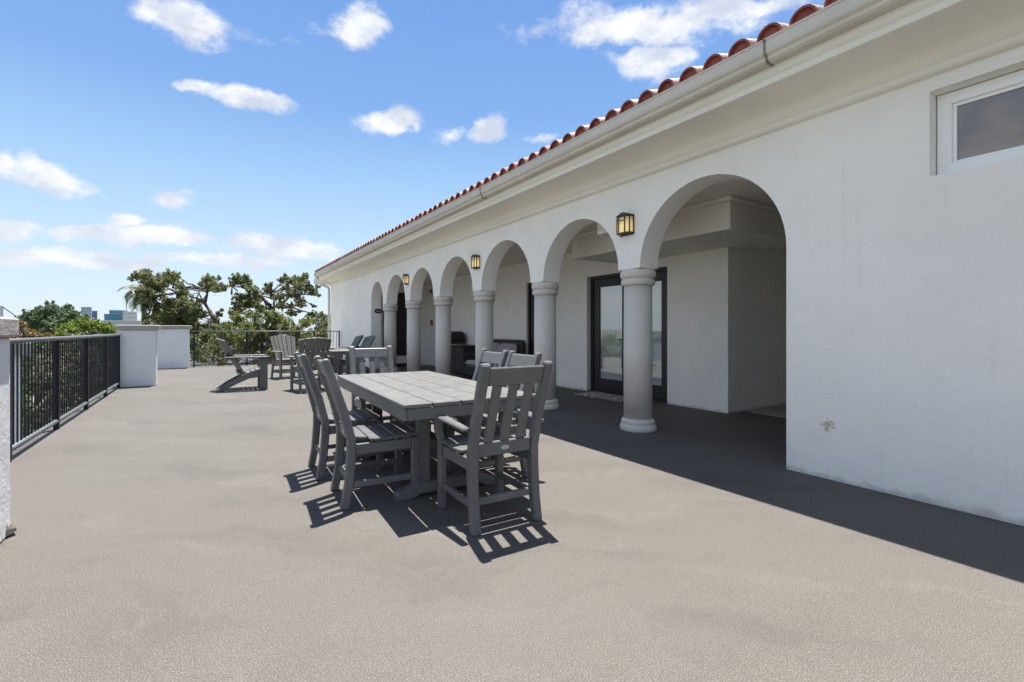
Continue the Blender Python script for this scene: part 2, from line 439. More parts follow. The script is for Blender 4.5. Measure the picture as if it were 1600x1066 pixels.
# ------------------------------------------------------------------ the villa
WX, WT = 4.19, .30
villa = thing('villa', 'white stucco building with a row of arches, grey columns and red tile eaves', 'building')
COLY = [3.95, 5.80, 7.68, 9.50, 11.25, 13.04]
CX = 4.35
ZC = 1.915
def arch_pts(y0, y1, zs, n=28):
    r = (y1 - y0) / 2; c = (y0 + y1) / 2
    return [(c - r * math.cos(math.pi * k / n), zs + r * math.sin(math.pi * k / n)) for k in range(n + 1)]
ends = [(2.14, COLY[0] - .175)] + [(COLY[i] + .165, COLY[i + 1] - .165) for i in range(5)] + [(COLY[5] + .16, 14.33)]
poly = [(1.6, 0), (2.14, 0)]
for i, (a, b_) in enumerate(ends):
    zs = ZC
    if i == 6: zs = 2.03
    ap = arch_pts(a, b_, zs)
    if i == 0: ap = [(2.14, zs)] + ap[1:]
    poly += ap if i not in (6,) else [(a, ZC)] + ap
poly += [(14.33, 0), (19.83, 0), (19.83, 3.36), (1.6, 3.36)]
w = B().prism(poly, 'x', WX, WX + WT)
wy0, wy1, wz0, wz1 = -.35, 1.18, 2.255, 2.84
w.box(WX, WX + WT, -6, wy0, 0, 3.36); w.box(WX, WX + WT, wy1, 1.6, 0, 3.36)
w.box(WX, WX + WT, wy0, wy1, 0, wz0); w.box(WX, WX + WT, wy0, wy1, wz1, 3.36)
w.build('arcade_wall', M['wall'], villa)

# columns
def column_parts(y):
    base = [(.205, 0), (.212, .012), (.215, .045), (.20, .075), (.192, .082), (.196, .09), (.198, .115), (.185, .135), (.168, .145)]
    shaft = [(.167, .145), (.169, .9), (.165, 1.72)]
    capp = [(.165, 1.72), (.188, 1.725), (.199, 1.745), (.199, 1.775), (.188, 1.795), (.178, 1.80), (.19, 1.805), (.208, 1.825), (.210, 1.86), (.20, 1.892), (.185, ZC - .003)]
    s = B().lathe(shaft, 40).build('column', M['column'], villa, loc=(CX, y, 0))
    return s, base, capp
c0, base, capp = column_parts(COLY[0])
bb = B().lathe(base, 40).build('column_base', M['column'], c0); cc = B().lathe(capp, 40).build('column_capital', M['column'], c0)
for y in COLY[1:]:
    c = c0.copy(); col.objects.link(c); c.parent = villa; c.location = (CX, y, 0)
    for ch in (bb, cc):
        k = ch.copy(); col.objects.link(k); k.parent = c

# inner walls and ceiling
BX = 6.25
bw = [(4.0, 0), (5.06, 0), (5.06, 2.225), (6.98, 2.225), (6.98, 0), (8.15, 0), (8.15, 2.28), (9.06, 2.28), (9.06, 0), (14.9, 0), (14.9, 2.9), (4.0, 2.9)]
B().prism(bw, 'x', BX, BX + .25).build('back_wall', M['wall'], villa)
pw = B(); pw.box(BX + .25, 9.4, 4.0, 4.2, 0, 2.9); pw.box(9.4, 9.6, 1.8, 4.2, 0, 2.9); pw.box(BX, 9.4, 1.8, 2.0, 0, 2.9); pw.box(BX, BX + .25, -6, 1.8, 0, 2.9)
pw.build('passage_wall', M['wall'], villa)
ew = B(); ew.box(WX + WT, 4.74, 14.9, 15.1, 0, 2.9); ew.box(5.66, BX, 14.9, 15.1, 0, 2.9); ew.box(4.74, 5.66, 14.9, 15.1, 2.40, 2.9); ew.box(4.74, 5.66, 14.9, 15.1, .10, .34)
ew.build('end_wall', M['wall'], villa)
B().box(4.735, 5.665, 14.87, 14.9, 0, .10).build('door_step', M['signblack'], villa)
B().box(WX + WT, 9.6, -6, 15.1, 2.76, 2.9).build('ceiling', M['ceiling'], villa)
bmx = B(); bmx.box(5.12, BX, 3.25, 6.08, 2.372, 2.70); bmx.box(BX, 6.9, 3.25, 3.998, 2.372, 2.70)
sb = bmx.build('soffit_beam', M['ceiling'], villa, .006)
B().box(5.085, 6.9, 3.22, 6.11, 2.702, 2.757).build('crown_trim', M['trim'], sb, .01)
B().box(4.62, 4.95, 4.25, 4.95, 2.53, 2.757).build('ceiling_box', M['wall'], villa, .004)

# rest of the building shell and storeys below the terrace
sh = B(); sh.box(WX + WT, 10.2, 19.6, 19.83, 0, 3.36); sh.box(10.2, 10.45, -6, 19.83, 0, 3.36); sh.box(WX + WT, 10.2, -6.2, -6, 0, 3.36)
sh.build('outer_wall', M['wall'], villa)
B().box(DX0 + .02, 10.4, DY0 + .02, 19.8, GZ, -.325).build('lower_storey', M['wall'], villa)

# cornice: cove, fascia moulding, bead - one long profile
cove = []
for k in range(13):
    a = k / 12 * math.pi / 2
    cove.append((WX - .014 - .305 * (1 - math.cos(a)), 3.016 + .158 * math.sin(a)))
prof = [(WX + .02, 2.99), (WX - .014, 2.99)] + cove + [(3.862, 3.192), (3.826, 3.192), (3.826, 3.150), (3.765, 3.150), (3.762, 3.158), (3.762, 3.196), (3.752, 3.204), (3.738, 3.222), (3.735, 3.232), (3.735, 3.36), (WX + .02, 3.36)]
YA, YB = -6.0, 20.05
cp = B().prism(prof, 'y', YA, YB)
cp.build('cornice', M['trim'], villa)
bead = [(WX + .01, 2.937)] + [(WX - .02 - .042 * math.cos(a), 2.972 + .035 * math.sin(a)) for a in [math.pi * (-.5 + k / 10) for k in range(11)]] + [(WX + .01, 3.007)]
B().prism(bead, 'y', YA, 19.86).build('bead_moulding', M['trim'], villa)
# gutter
go = [(3.62, 3.435), (3.605, 3.435), (3.605, 3.422), (3.613, 3.418), (3.613, 3.345), (3.622, 3.325), (3.642, 3.31), (3.645, 3.285), (3.665, 3.270), (3.73, 3.268), (3.73, 3.36), (3.74, 3.44), (3.73, 3.44), (3.72, 3.30), (3.66, 3.30), (3.625, 3.36)]
gut = B().prism(go, 'y', YA, YB + .12).build('gutter', M['gutter'], villa)
gj = [(3.60, 3.44), (3.60, 3.42), (3.608, 3.415), (3.608, 3.343), (3.617, 3.321), (3.637, 3.306), (3.64, 3.281), (3.66, 3.264), (3.735, 3.262), (3.735, 3.27), (3.667, 3.272), (3.647, 3.287), (3.644, 3.312), (3.624, 3.327), (3.615, 3.346), (3.615, 3.42), (3.612, 3.44)]
for y in (2.0, 6.5, 12.2, 17.0):
    B().prism(gj, 'y', y, y + .018).build('gutter_joint', M['gutter_seal'], gut)
# downspout at the far corner
dp = B(); dp.tube([(3.69, 19.95, 3.30), (3.69, 19.95, 3.16), (3.76, 19.95, 3.05), (3.95, 19.95, 2.95), (4.1, 19.93, 2.90), (4.135, 19.9, 2.80), (4.135, 19.9, 1.0), (4.135, 19.9, GZ + 2)], .05, 10)
dp.build('downspout', M['gutter'], villa)
B().box(3.58, WX + 1.2, 19.86, 20.0, 3.0, 3.2).build('return_moulding', M['trim'], villa)

# roof
sl20 = math.tan(R(19))
rx0, rz0 = 3.68, 3.44
roof = B().prism([(rx0, rz0 - .03), (rx0, rz0), (7.4, rz0 + (7.4 - rx0) * sl20), (11.2, rz0), (11.2, rz0 - .03), (7.4, rz0 + (7.4 - rx0) * sl20 - .1)], 'y', YA, 20.15).build('roof', M['tile'], villa)
def tile_mesh():
    "barrel tile: half-round shell with a closed front"
    b = B(); bm = b.bm; n = 10; L = .46
    def ring(x, r, zoff):
        return [bm.verts.new((x, -r * math.cos(math.pi * k / n), zoff + r * 1.02 * math.sin(math.pi * k / n))) for k in range(n + 1)]
    def zz(x): return x * sl20
    o0 = ring(0, .098, 0); o1 = ring(L, .082, zz(L)); i0 = ring(0, .082, 0); i1 = ring(.03, .082, zz(.03))
    for a, c, s in ((o0, o1, 1), (o0, i0, 0), (i0, i1, 0)):
        for k in range(n):
            f = bm.faces.new([a[k], a[k + 1], c[k + 1], c[k]]); f.smooth = bool(s); f.material_index = 1 - s
    f = bm.faces.new(i1); f.material_index = 1
    bmesh.ops.recalc_face_normals(bm, faces=bm.faces)
    me = bpy.data.meshes.new('roof_tile'); bm.to_mesh(me); bm.free(); me.materials.append(M['tile']); me.materials.append(M['tile_end'])
    return me
tm = tile_mesh()
y = -1.9
while y < 20.1:
    o = link('roof_tile', tm, roof, (3.635 + random.uniform(-.008, .008), y, 3.452))
    o.rotation_euler = (random.uniform(-.03, .03), random.uniform(-.02, .02), random.uniform(-.025, .025))
    y += .243
up = B()
for row in range(1, 9):
    y = -1.9
    while y < 20.1:
        n = 6; L = .42; x0 = 3.635 + row * .38; zb = 3.458 + row * .38 * sl20
        a = [up.bm.verts.new((x0, y - .098 * math.cos(math.pi * k / n), zb + .1 * math.sin(math.pi * k / n))) for k in range(n + 1)]
        c = [up.bm.verts.new((x0 + L, y - .084 * math.cos(math.pi * k / n), zb + L * sl20 + .086 * math.sin(math.pi * k / n))) for k in range(n + 1)]
        for k in range(n): up.bm.faces.new([a[k], a[k + 1], c[k + 1], c[k]])
        y += .243
stuff(up.build('roof_tile_courses', M['tile'], roof))

# high window, right of the arches
wx = WX + .115
win = B()
fw = .085
gp = .007
win.box(wx, wx + .07, wy0 + gp, wy1 - gp, wz0 + gp, wz0 + fw); win.box(wx, wx + .07, wy0 + gp, wy1 - gp, wz1 - fw, wz1 - gp)
win.box(wx, wx + .07, wy1 - fw, wy1 - gp, wz0 + fw, wz1 - fw); win.box(wx, wx + .07, wy0 + gp, wy0 + fw, wz0 + fw, wz1 - fw)
wi = win.build('window', M['winframe'], villa, .004)
s = B(); g = .022; i0, i1, j0, j1 = wy0 + fw, wy1 - fw, wz0 + fw, wz1 - fw
s.box(wx + .02, wx + .06, i0, i1, j0, j0 + g); s.box(wx + .02, wx + .06, i0, i1, j1 - g, j1); s.box(wx + .02, wx + .06, i1 - g, i1, j0 + g, j1 - g); s.box(wx + .02, wx + .06, i0, i0 + g, j0 + g, j1 - g)
s.build('window_sash', M['winframe'], wi, .003)
B().box(wx + .035, wx + .041, i0 + g, i1 - g, j0 + g, j1 - g).build('window_pane', M['darkpane'], wi)
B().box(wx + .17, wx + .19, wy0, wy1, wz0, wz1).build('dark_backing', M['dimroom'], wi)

# double door
def leaf(b, x, y0, y1, z0, z1, st, tr, br):
    b.box(x, x + .05, y0, y0 + st, z0, z1); b.box(x, x + .05, y1 - st, y1, z0, z1)
    b.box(x, x + .05, y0 + st, y1 - st, z0, z0 + br); b.box(x, x + .05, y0 + st, y1 - st, z1 - tr, z1)
fr = B(); dx = BX + .09
fr.box(dx, dx + .12, 5.062, 5.12, 0, 2.222); fr.box(dx, dx + .12, 6.90, 6.978, 0, 2.222); fr.box(dx, dx + .12, 5.12, 6.90, 2.165, 2.222); fr.box(dx, dx + .12, 5.12, 6.90, .004, .03)
door = fr.build('double_door', M['blackpaint'], villa, .003)
def blinds(y0, y1, z0, z1, x, parent):
    b = B(); z = z0
    while z < z1:
        b.box(x, x + .012, y0, y1, z, z + .0155); z += .018
    b.box(x + .014, x + .02, y0, y1, z0, z1)
    return stuff(b.build('window_blinds', M['blind'], parent))
for (y0, y1, hy) in ((5.125, 6.008, None), (6.012, 6.895, 6.07)):
    b = B(); leaf(b, dx + .02, y0, y1, .032, 2.162, .145, .15, .235)
    lf = b.build('door_leaf', M['blackpaint'], door, .004)
    B().box(dx + .04, dx + .046, y0 + .145, y1 - .145, .267, 2.012).build('glass_pane', M['pane'], lf)
    blinds(y0 + .15, y1 - .15, .27, 2.01, dx + .056, lf)
    if hy:
        h = B(); h.lathe([(.03, 0), (.03, .012), (.012, .014), (.012, .05)], 14)
        h.bm.transform(Matrix.Translation((dx + .02, hy, 1.02)) @ Matrix.Rotation(R(-90), 4, 'Y'))
        h.box(dx - .035, dx - .018, hy - .012, hy + .12, 1.01, 1.03)
        h.build('door_handle', M['signblack'], lf, 0)
        h = B(); h.lathe([(.032, 0), (.032, .016), (.02, .022)], 14); h.bm.transform(Matrix.Translation((dx + .02, hy, 1.17)) @ Matrix.Rotation(R(-90), 4, 'Y'))
        h.build('door_lock', M['signblack'], lf)
# two plain dark doors
fr = B(); fr.box(BX + .05, BX + .16, 8.152, 8.2, 0, 2.278); fr.box(BX + .05, BX + .16, 9.01, 9.058, 0, 2.278); fr.box(BX + .05, BX + .16, 8.2, 9.01, 2.23, 2.278)
d2 = fr.build('door', M['blackpaint'], villa)
B().box(BX + .08, BX + .13, 8.203, 9.007, .01, 2.227).build('door_leaf', M['blackpaint'], d2, .004)
fr = B(); fr.box(4.742, 4.79, 14.93, 15.04, .342, 2.398); fr.box(5.61, 5.658, 14.93, 15.04, .342, 2.398); fr.box(4.79, 5.61, 14.93, 15.04, 2.35, 2.398)
d3 = fr.build('door', M['blackpaint'], villa)
B().box(4.793, 5.607, 14.96, 15.01, .345, 2.347).build('door_leaf', M['blackpaint'], d3, .004)

# ------------------------------------------------------------------ parapet piers
def pier(name, x0, x1, y0, y1, label, mat, capmat, h=1.19, ct=.105, ov=.06, bev=.012):
    cx, cy = (x0 + x1) / 2, (y0 + y1) / 2; hx, hy = (x1 - x0) / 2, (y1 - y0) / 2
    t = thing(name, label, 'pier', (cx, cy, 0))
    B().box(-hx, hx, -hy, hy, 0, h).build('pier_body', mat, t, bev)
    B().box(-hx - ov, hx + ov, -hy - ov, hy + ov, h + .002, h + ct).build('coping', capmat, t, bev)
    return t
pier('parapet_pier', -1.50, -.90, 12.60, 13.02, 'white stucco pier with grey coping at the far end of the left railing', M['pier'], M['cap'])
pier('parapet_pier', -1.50, -.44, 17.85, 18.22, 'wide white stucco pier standing where the back railing starts', M['pier'], M['cap'], 1.22, .105)
lp = pier('parapet_pier', -1.52, -.965, 3.40, 3.94, 'pale pier with rough stone coping at the left edge of the photo', M['pier'], M['rough_cap'], 1.155, .115, .03)
# crumbling render at its foot
cr = B(); cr.lathe([(.05, 0), (.065, .03), (.045, .09), (.02, .15)], 9)
for v in cr.bm.verts: v.co += Vector((random.uniform(-.012, .012), random.uniform(-.02, .02), 0))
cr.build('broken_render', M['rough_cap'], lp, loc=(.24, .235, 0))

# ------------------------------------------------------------------ railings
def railing(label, length, post_at, gap, loc, rz, z_top, top_r, post_w, pick_w, z_bot, bot_r):
    t = thing('railing', label, 'railing', loc, rz)
    B().tube([(0, 0, z_top), (0, length, z_top)], top_r, 12).build('top_rail', M['railcap'], t)
    B().tube([(0, 0, z_bot), (0, length, z_bot)], bot_r, 12).build('bottom_rail', M['railcap'] if bot_r > .018 else M['fence'], t)
    pm = None
    for yy in post_at:
        if pm is None:
            o = B().box(-post_w / 2, post_w / 2, -post_w / 2, post_w / 2, 0, z_top - top_r * .6).build('post', M['fence'], t, .004, (0, yy, 0)); pm = o.data
        else: link('post', pm, t, (0, yy, 0))
    km = None; y = gap / 2
    while y < length:
        if min(abs(y - p) for p in post_at) > post_w * .7:
            if km is None:
                o = B().box(-pick_w / 2, pick_w / 2, -pick_w / 2, pick_w / 2, z_bot, z_top).build('picket', M['fence'], t, 0, (0, y, 0)); km = o.data
            else: link('picket', km, t, (0, y, 0))
        y += gap
    return t
def railmat():
    m, t, b = newmat('rail_paint'); p = worldco(t)
    n = noise(t, p, 5, 6, .7)
    c0 = mixc(t, mapr(t, n, .63, .68), (.115, .125, .135), (.20, .10, .06))
    t.links.new(c0, b.inputs['Base Color']); b.inputs['Roughness'].default_value = .42
    return m
M['railcap'] = railmat()
railing('long grey metal railing with close pickets along the left edge of the terrace', 8.66, [.45, 2.14, 3.81, 5.48, 7.10, 8.60], .112, (-1.51, 3.94, 0), 0, 1.09, .026, .052, .0125, .10, .026)
railing('grey metal railing behind the left foreground pier, running on out of view', 9.0, [.3, 2, 3.7, 5.4, 7.1, 8.7], .112, (-1.51, -5.6, 0), 0, 1.09, .026, .052, .0125, .10, .026)
railing('thin black metal railing across the back of the terrace, in front of the oaks', 4.56, [.08, 1.55, 3.05, 4.52], .112, (-.40, 18.12, 0), R(-90), 1.14, .017, .045, .013, .06, .016)

# ------------------------------------------------------------------ dining set
def curve_poly(front, back):
    return front + back[::-1]
def make_dining_chair(arms, name, label):
    t = thing(name, label, 'chair')
    W = .216                                            # half spacing of the posts
    LM = M['lumber']
    fpts = [(-.235, 0), (-.205, .16), (-.19, .34), (-.19, .46), (-.240, .66), (-.352, .985)]
    bpts = [(-.29, 0), (-.262, .16), (-.248, .34), (-.246, .46), (-.296, .66), (-.404, .985)]
    topc = [(-.358, 1.0), (-.370, 1.008), (-.388, 1.008), (-.401, 1.0)]
    rp = None
    for s in (-1, 1):
        b = B().prism(fpts + topc + bpts[::-1], 'x', s * W - .028, s * W + .028)
        b.build('rear_leg', LM, t, .007)
    for s in (-1, 1):
        if arms:
            b = B(); xo = s * (W + .005)
            pr = [(xo - .024, 0), (xo + .024, 0), (xo + .024, .44), (xo + .024 + s * .028, .53), (xo + .024 + s * .036, .639), (xo - .024 + s * .036, .639), (xo - .024 + s * .026, .53), (xo - .024, .44)]
            b.prism(pr, 'y', .20, .252).build('front_leg', LM, t, .006)
            ap = [(s * .245, -.245), (s * .252, 0), (s * .262, .18), (s * .268, .275), (s * .29, .292), (s * .335, .28), (s * .342, .20), (s * .315, -.02), (s * .29, -.245)]
            ab = B().prism(ap, 'z', .640, .666)
            for v in ab.bm.verts: v.co.z -= max(0, (.2 - v.co.y)) * .09
            ab.build('arm', LM, t, .008)
        else:
            B().box(s * W - .025, s * W + .025, .195, .247, 0, .435).build('front_leg', LM, t, .006)
    for s in (-1, 1):
        B().box(s * W - .013, s * W + .013, -.19, .195, .355, .428).build('seat_rail', LM, t, .004)
        B().box(s * W - .014, s * W + .014, -.212, .20, .135, .178).build('stretcher', LM, t, .004)
    B().box(-W + .027, W - .027, -.236, -.206, .152, .195).build('stretcher', LM, t, .004)
    B().box(-W + .027, W - .027, .212, .236, .36, .428).build('seat_rail', LM, t, .004)
    # seat slats, gently dished
    ys = [-.185, -.10, -.015, .07, .155, .235]
    for k in range(5):
        y0, y1 = ys[k], ys[k + 1] - .008
        z = lambda q: .436 + .020 * (q / .2) ** 2 - (.022 * max(0, (q - .19) / .045) ** 2)
        b = B().prism([(y0, z(y0)), (y1, z(y1)), (y1, z(y1) + .021), (y0, z(y0) + .021)], 'x', -.238 if k else -.185, .238 if k else .185)
        b.build('seat_slat', LM, t, .004)
    # back
    lb = B().prism([(-.20, .435), (-.206, .52), (-.236, .52), (-.230, .435)], 'x', -W + .027, W - .027).build('back_rail', LM, t, .005)
    B().prism([(-.322, .873), (-.357, .982), (-.391, .982), (-.356, .873)], 'x', -W + .027, W - .027).build('back_rail', LM, t, .007)
    for k in range(3):
        x = (k - 1) * .113
        B().prism([(-.210, .518), (-.330, .875), (-.348, .875), (-.228, .518)], 'x', x - .031, x + .031).build('back_slat', LM, t, .004)
    d = B().lathe([(.03, 0), (.03, .004)], 20)
    d.bm.transform(Matrix.Translation((0, -.231, .478)) @ Matrix.Rotation(R(86), 4, 'X') @ Matrix.Diagonal((1, .45, 1, 1)))
    d.build('maker_badge', M['badge'], lb)
    return t
G1 = 'grey slatted dining chairs around the terrace table'
ac = make_dining_chair(True, 'dining_armchair', 'grey slatted dining armchair with its back to the viewer at the near table end'); tag(ac, ac['label'], 'chair', G1)
ac.location = (1.548, 2.70, 0); ac.rotation_euler = (0, 0, R(-1.5))
a2 = copy_tree(ac); a2['label'] = 'grey dining armchair at the far end of the table, facing the viewer'
a2.location = (1.60, 5.18, 0); a2.rotation_euler = (0, 0, R(180 - 3))
sc0 = make_dining_chair(False, 'dining_chair', 'grey armless dining chair on the left of the table, nearer the viewer'); tag(sc0, sc0['label'], 'chair', G1)
sc0.location = (1.052, 3.46, 0); sc0.rotation_euler = (0, 0, R(-94))
for (x, y, rz, lab) in ((1.03, 4.22, -92, 'grey armless dining chair on the left of the table, farther from the viewer'),
                        (1.95, 3.42, 87, 'grey dining chair on the column side of the table, behind the near armchair'),
                        (1.97, 3.96, 88, 'grey dining chair on the column side of the table, half hidden by the next chair')):
    c = copy_tree(sc0); c.location = (x, y, 0); c.rotation_euler = (0, 0, R(rz)); c['label'] = lab

tb = thing('dining_table', 'long grey plank-top dining table with trestle legs in the middle of the terrace', 'table', (1.545, 3.86, 0), R(-2.6))
L2, W2 = 1.10, .49
pw_ = .98 / 5
for k in range(5):
    x0 = -W2 + k * pw_ + .0045
    B().box(x0, x0 + pw_ - .009, -L2, L2, .714, .74).build('tabletop_plank', M['tabletop'], tb, .004)
for s in (-1, 1):
    B().box(s * (W2 - .022) - .014, s * (W2 - .022) + .014, -L2 + .012, L2 - .012, .635, .712).build('apron', M['lumber'], tb, .004)
    B().box(-W2 + .037, W2 - .037, s * (L2 - .027) - .014, s * (L2 - .027) + .014, .635, .712).build('apron', M['lumber'], tb, .004)
    yy = s * .64
    for xo in (-.20, .20):
        B().box(xo - .048, xo + .048, yy - .022, yy + .022, .085, .66).build('trestle_post', M['lumber'], tb, .005)
    B().box(-.40, .40, yy - .04, yy + .04, .66, .711).build('bearer', M['lumber'], tb, .005)
    ft = [(-.40, 0), (-.30, 0), (-.24, .03), (.24, .03), (.30, 0), (.40, 0), (.405, .045), (.39, .06), (.33, .07), (.24, .105), (-.24, .105), (-.33, .07), (-.39, .06), (-.405, .045)]
    B().prism(ft, 'y', yy - .05, yy + .05).build('trestle_foot', M['lumber'], tb, .006)
B().box(-.05, .05, -.618, .618, .27, .35).build('stretcher', M['lumber'], tb, .005)
B().box(-.15, .15, -.615, .615, .50, .52).build('stretcher', M['lumber'], tb, .005)

# ------------------------------------------------------------------ adirondack seats
AM = M['adiron']
def fan_back(t, y0, z0, y1, z1, w0, w1, n, crown):
    "fan of slats from (y0,z0) to (y1,z1); the tops follow an arch"
    d = Vector((0, y1 - y0, z1 - z0)); Ld = d.length; d.normalize(); nrm = Vector((0, -d.z, d.y))
    for k in range(n):
        c = (k - (n - 1) / 2) / n
        xa, xb = c * w0, c * w1; ha, hb = w0 / n / 2 - .006, w1 / n / 2 - .009
        b = B(); pts = []
        def top(x): return Ld - crown * (abs(x) / (w1 / 2)) ** 2
        out = [(xa - ha, 0), (xa + ha, 0)]
        for q in range(5):
            x = xb + hb - 2 * hb * q / 4
            out.append((x, top(x)))
        def P3(p, th): return Vector((p[0], y0, z0)) + d * p[1] + nrm * (th - .10 * (.75 + .25 * p[1] / Ld) * (p[0] / (w1 / 2)) ** 2)
        A = [b.bm.verts.new(P3(p, 0)) for p in out]
        Cc = [b.bm.verts.new(P3(p, .03)) for p in out]
        b.bm.faces.new(A); b.bm.faces.new(Cc[::-1])
        for i in range(len(out)):
            j = (i + 1) % len(out); b.bm.faces.new([A[i], Cc[i], Cc[j], A[j]])
        b.build('back_slat', AM, t, .003)
    for f in (.12, .56):
        wv = w0 + (w1 - w0) * f
        p = Vector((0, y0, z0)) + d * (Ld * f) + nrm * .046
        B().beam((-wv / 2 + .01, p.y, p.z), (wv / 2 - .01, p.y, p.z), .07, .028, tuple(d)).build('back_brace', AM, t, .004)
def make_lounge(label):
    t = thing('adirondack_chair', label, 'chair')
    for s in (-1, 1):
        x = s * .305
        st = [(.40, .27), (.40, .40), (.15, .36), (-.02, .29), (-.30, .13), (-.47, .0), (-.36, .0), (-.12, .13), (.10, .23)]
        B().prism(st, 'x', x - .015, x + .015).build('side_rail', AM, t, .004)
        x = s * .34
        B().box(x - .016, x + .016, .29, .425, 0, .645).build('front_leg', AM, t, .005)
        ap = [(s * .29, -.32), (s * .29, .40), (s * .32, .46), (s * .43, .46), (s * .46, .40), (s * .46, .10), (s * .40, -.32)]
        B().prism(ap, 'z', .647, .670).build('arm', AM, t, .006)
    B().box(-.36, .36, -.285, -.25, .60, .645).build('arm_brace', AM, t, .004)
    for k in range(5):
        y0 = .345 - k * .085; zs = .40 - .012 * k - .004 * k * k
        B().beam((-.325, y0, zs + .012), (.325, y0, zs + .012), .074, .021, (0, 1, .18 + .05 * k)).build('seat_slat', AM, t, .004)
    fan_back(t, .0, .285, -.44, 1.04, .58, .70, 6, .12)
    return t
def make_upright(label):
    t = thing('upright_adirondack_chair', label, 'chair')
    for s in (-1, 1):
        x = s * .27
        B().box(x - .018, x + .018, .19, .29, 0, .645).build('front_leg', AM, t, .005)
        B().prism([(-.17, .47), (-.25, .47), (-.36, 0), (-.29, 0)], 'x', x - .018, x + .018).build('rear_leg', AM, t, .005)
        B().box(x * .93 - .014, x * .93 + .014, -.20, .19, .36, .44).build('seat_rail', AM, t, .004)
        B().box(x * .93 - .014, x * .93 + .014, -.28, .19, .13, .18).build('stretcher', AM, t, .004)
        ap = [(s * .24, -.27), (s * .24, .28), (s * .27, .33), (s * .35, .33), (s * .38, .28), (s * .37, .0), (s * .32, -.27)]
        B().prism(ap, 'z', .647, .670).build('arm', AM, t, .006)
        B().box(s * .29 - .016, s * .29 + .016, -.25, -.20, .47, .645).build('arm_post', AM, t, .004)
    B().box(-.25, .25, -.315, -.29, .14, .19).build('stretcher', AM, t, .004)
    B().box(-.25, .25, -.275, -.25, .29, .33).build('stretcher', AM, t, .004)
    B().box(-.25, .25, .22, .245, .14, .19).build('stretcher', AM, t, .004)
    for k in range(5):
        y0 = .245 - k * .088
        B().box(-.285, .285, y0 - .039, y0 + .039, .442 + .006 * abs(k - 2), .463 + .006 * abs(k - 2)).build('seat_slat', AM, t, .004)
    fan_back(t, -.13, .40, -.46, 1.05, .48, .64, 6, .10)
    return t
G2 = 'grey adirondack seats at the far end of the terrace'
lc = make_lounge('low grey adirondack chair seen side-on, standing alone near the back railing'); tag(lc, lc['label'], 'chair', G2)
lc.location = (.62, 11.0, 0); lc.rotation_euler = (0, 0, R(-91))
for (x, y, rz, lab) in ((3.42, 14.05, 88, 'low adirondack chair against the white end wall, the farther of the leaning pair'),
                        (3.40, 12.85, 94, 'low adirondack chair by the arches, the nearer of the leaning pair')):
    c = copy_tree(lc); c.location = (x, y, 0); c.rotation_euler = (0, 0, R(rz)); c['label'] = lab
uc = make_upright('upright adirondack chair in shadow, its fan back turned to the viewer'); tag(uc, uc['label'], 'chair', G2)
uc.location = (1.74, 10.15, 0); uc.rotation_euler = (0, 0, R(8))
c = copy_tree(uc); c.location = (1.72, 12.95, 0); c.rotation_euler = (0, 0, R(180 + 14)); c['label'] = 'sunlit pale adirondack chair with fan back facing the viewer before the back railing'

st_ = thing('side_table', 'square dark slatted table beside the fan-backed chair seen from behind', 'table', (2.62, 11.3, 0), R(-3))
for k in range(6):
    B().box(-.42 + k * .141, -.42 + k * .141 + .134, -.42, .42, .70, .724).build('tabletop_slat', AM, st_, .004)
for s in (-1, 1):
    B().box(s * .37 - .013, s * .37 + .013, -.39, .39, .63, .698).build('apron', AM, st_, .004)
    B().box(-.355, .355, s * .37 - .013, s * .37 + .013, .63, .698).build('apron', AM, st_, .004)
    for q in (-1, 1):
        B().box(s * .32 - .035, s * .32 + .035, q * .32 - .035, q * .32 + .035, 0, .698).build('leg', AM, st_, .005)

# ------------------------------------------------------------------ under the arches
def rounded(name, sx, sy, sz, mat, parent, loc, rot=(0, 0, 0), bev=.05):
    o = B().box(-sx / 2, sx / 2, -sy / 2, sy / 2, -sz / 2, sz / 2).build(name, mat, parent, bev, loc, 3)
    o.rotation_euler = rot
    for p in o.data.polygons: p.use_smooth = True
    return o
sf = thing('wicker_sofa', 'dark wicker loveseat with pale cushions against the wall under the arches', 'sofa', (5.75, 9.8, 0))
B().box(-.36, .36, -.78, .78, .08, .30).build('seat_base', M['wicker'], sf, .02)
B().box(.30, .40, -.86, .86, .08, .96).build('backrest', M['wicker'], sf, .03)
for s in (-1, 1):
    B().box(-.38, .298, s * .82 - .045, s * .82 + .045, .05, .60).build('armrest', M['wicker'], sf, .02)
    rounded('seat_cushion', .64, .75, .14, M['cushion'], sf, (-.04, s * .38, .37))
    rounded('back_cushion', .15, .74, .46, M['cushion'], sf, (.20, s * .38, .64), (0, R(12), 0))
    for q in (-.33, .33): B().box(q - .025, q + .025, s * .8 - .025, s * .8 + .025, 0, .08).build('foot', M['wicker'], sf)
cb = thing('wicker_cabinet', 'dark wicker storage cabinet between the grill and the loveseat', 'cabinet', (5.88, 11.45, 0))
B().box(-.28, .28, -.45, .45, .07, .735).build('cabinet_body', M['wicker'], cb, .01)
B().box(-.31, .31, -.48, .48, .737, .775).build('cabinet_top', M['wicker'], cb, .008)
for q in (-.25, .25):
    for s in (-.42, .42): B().box(q - .025, q + .025, s - .025, s + .025, 0, .07).build('foot', M['wicker'], cb)
for s in (-1, 1):
    B().box(-.292, -.281, s * .22 - .205, s * .22 + .205, .10, .715).build('cabinet_door', M['wicker'], cb, .004)
gr = thing('grill', 'small black barbecue grill on crossed folding legs beside the wall', 'grill', (5.95, 12.35, 0))
hood = [(-.22, .0), (.22, .0), (.22, .12), (.19, .20), (.10, .245), (-.10, .245), (-.19, .20), (-.22, .12)]
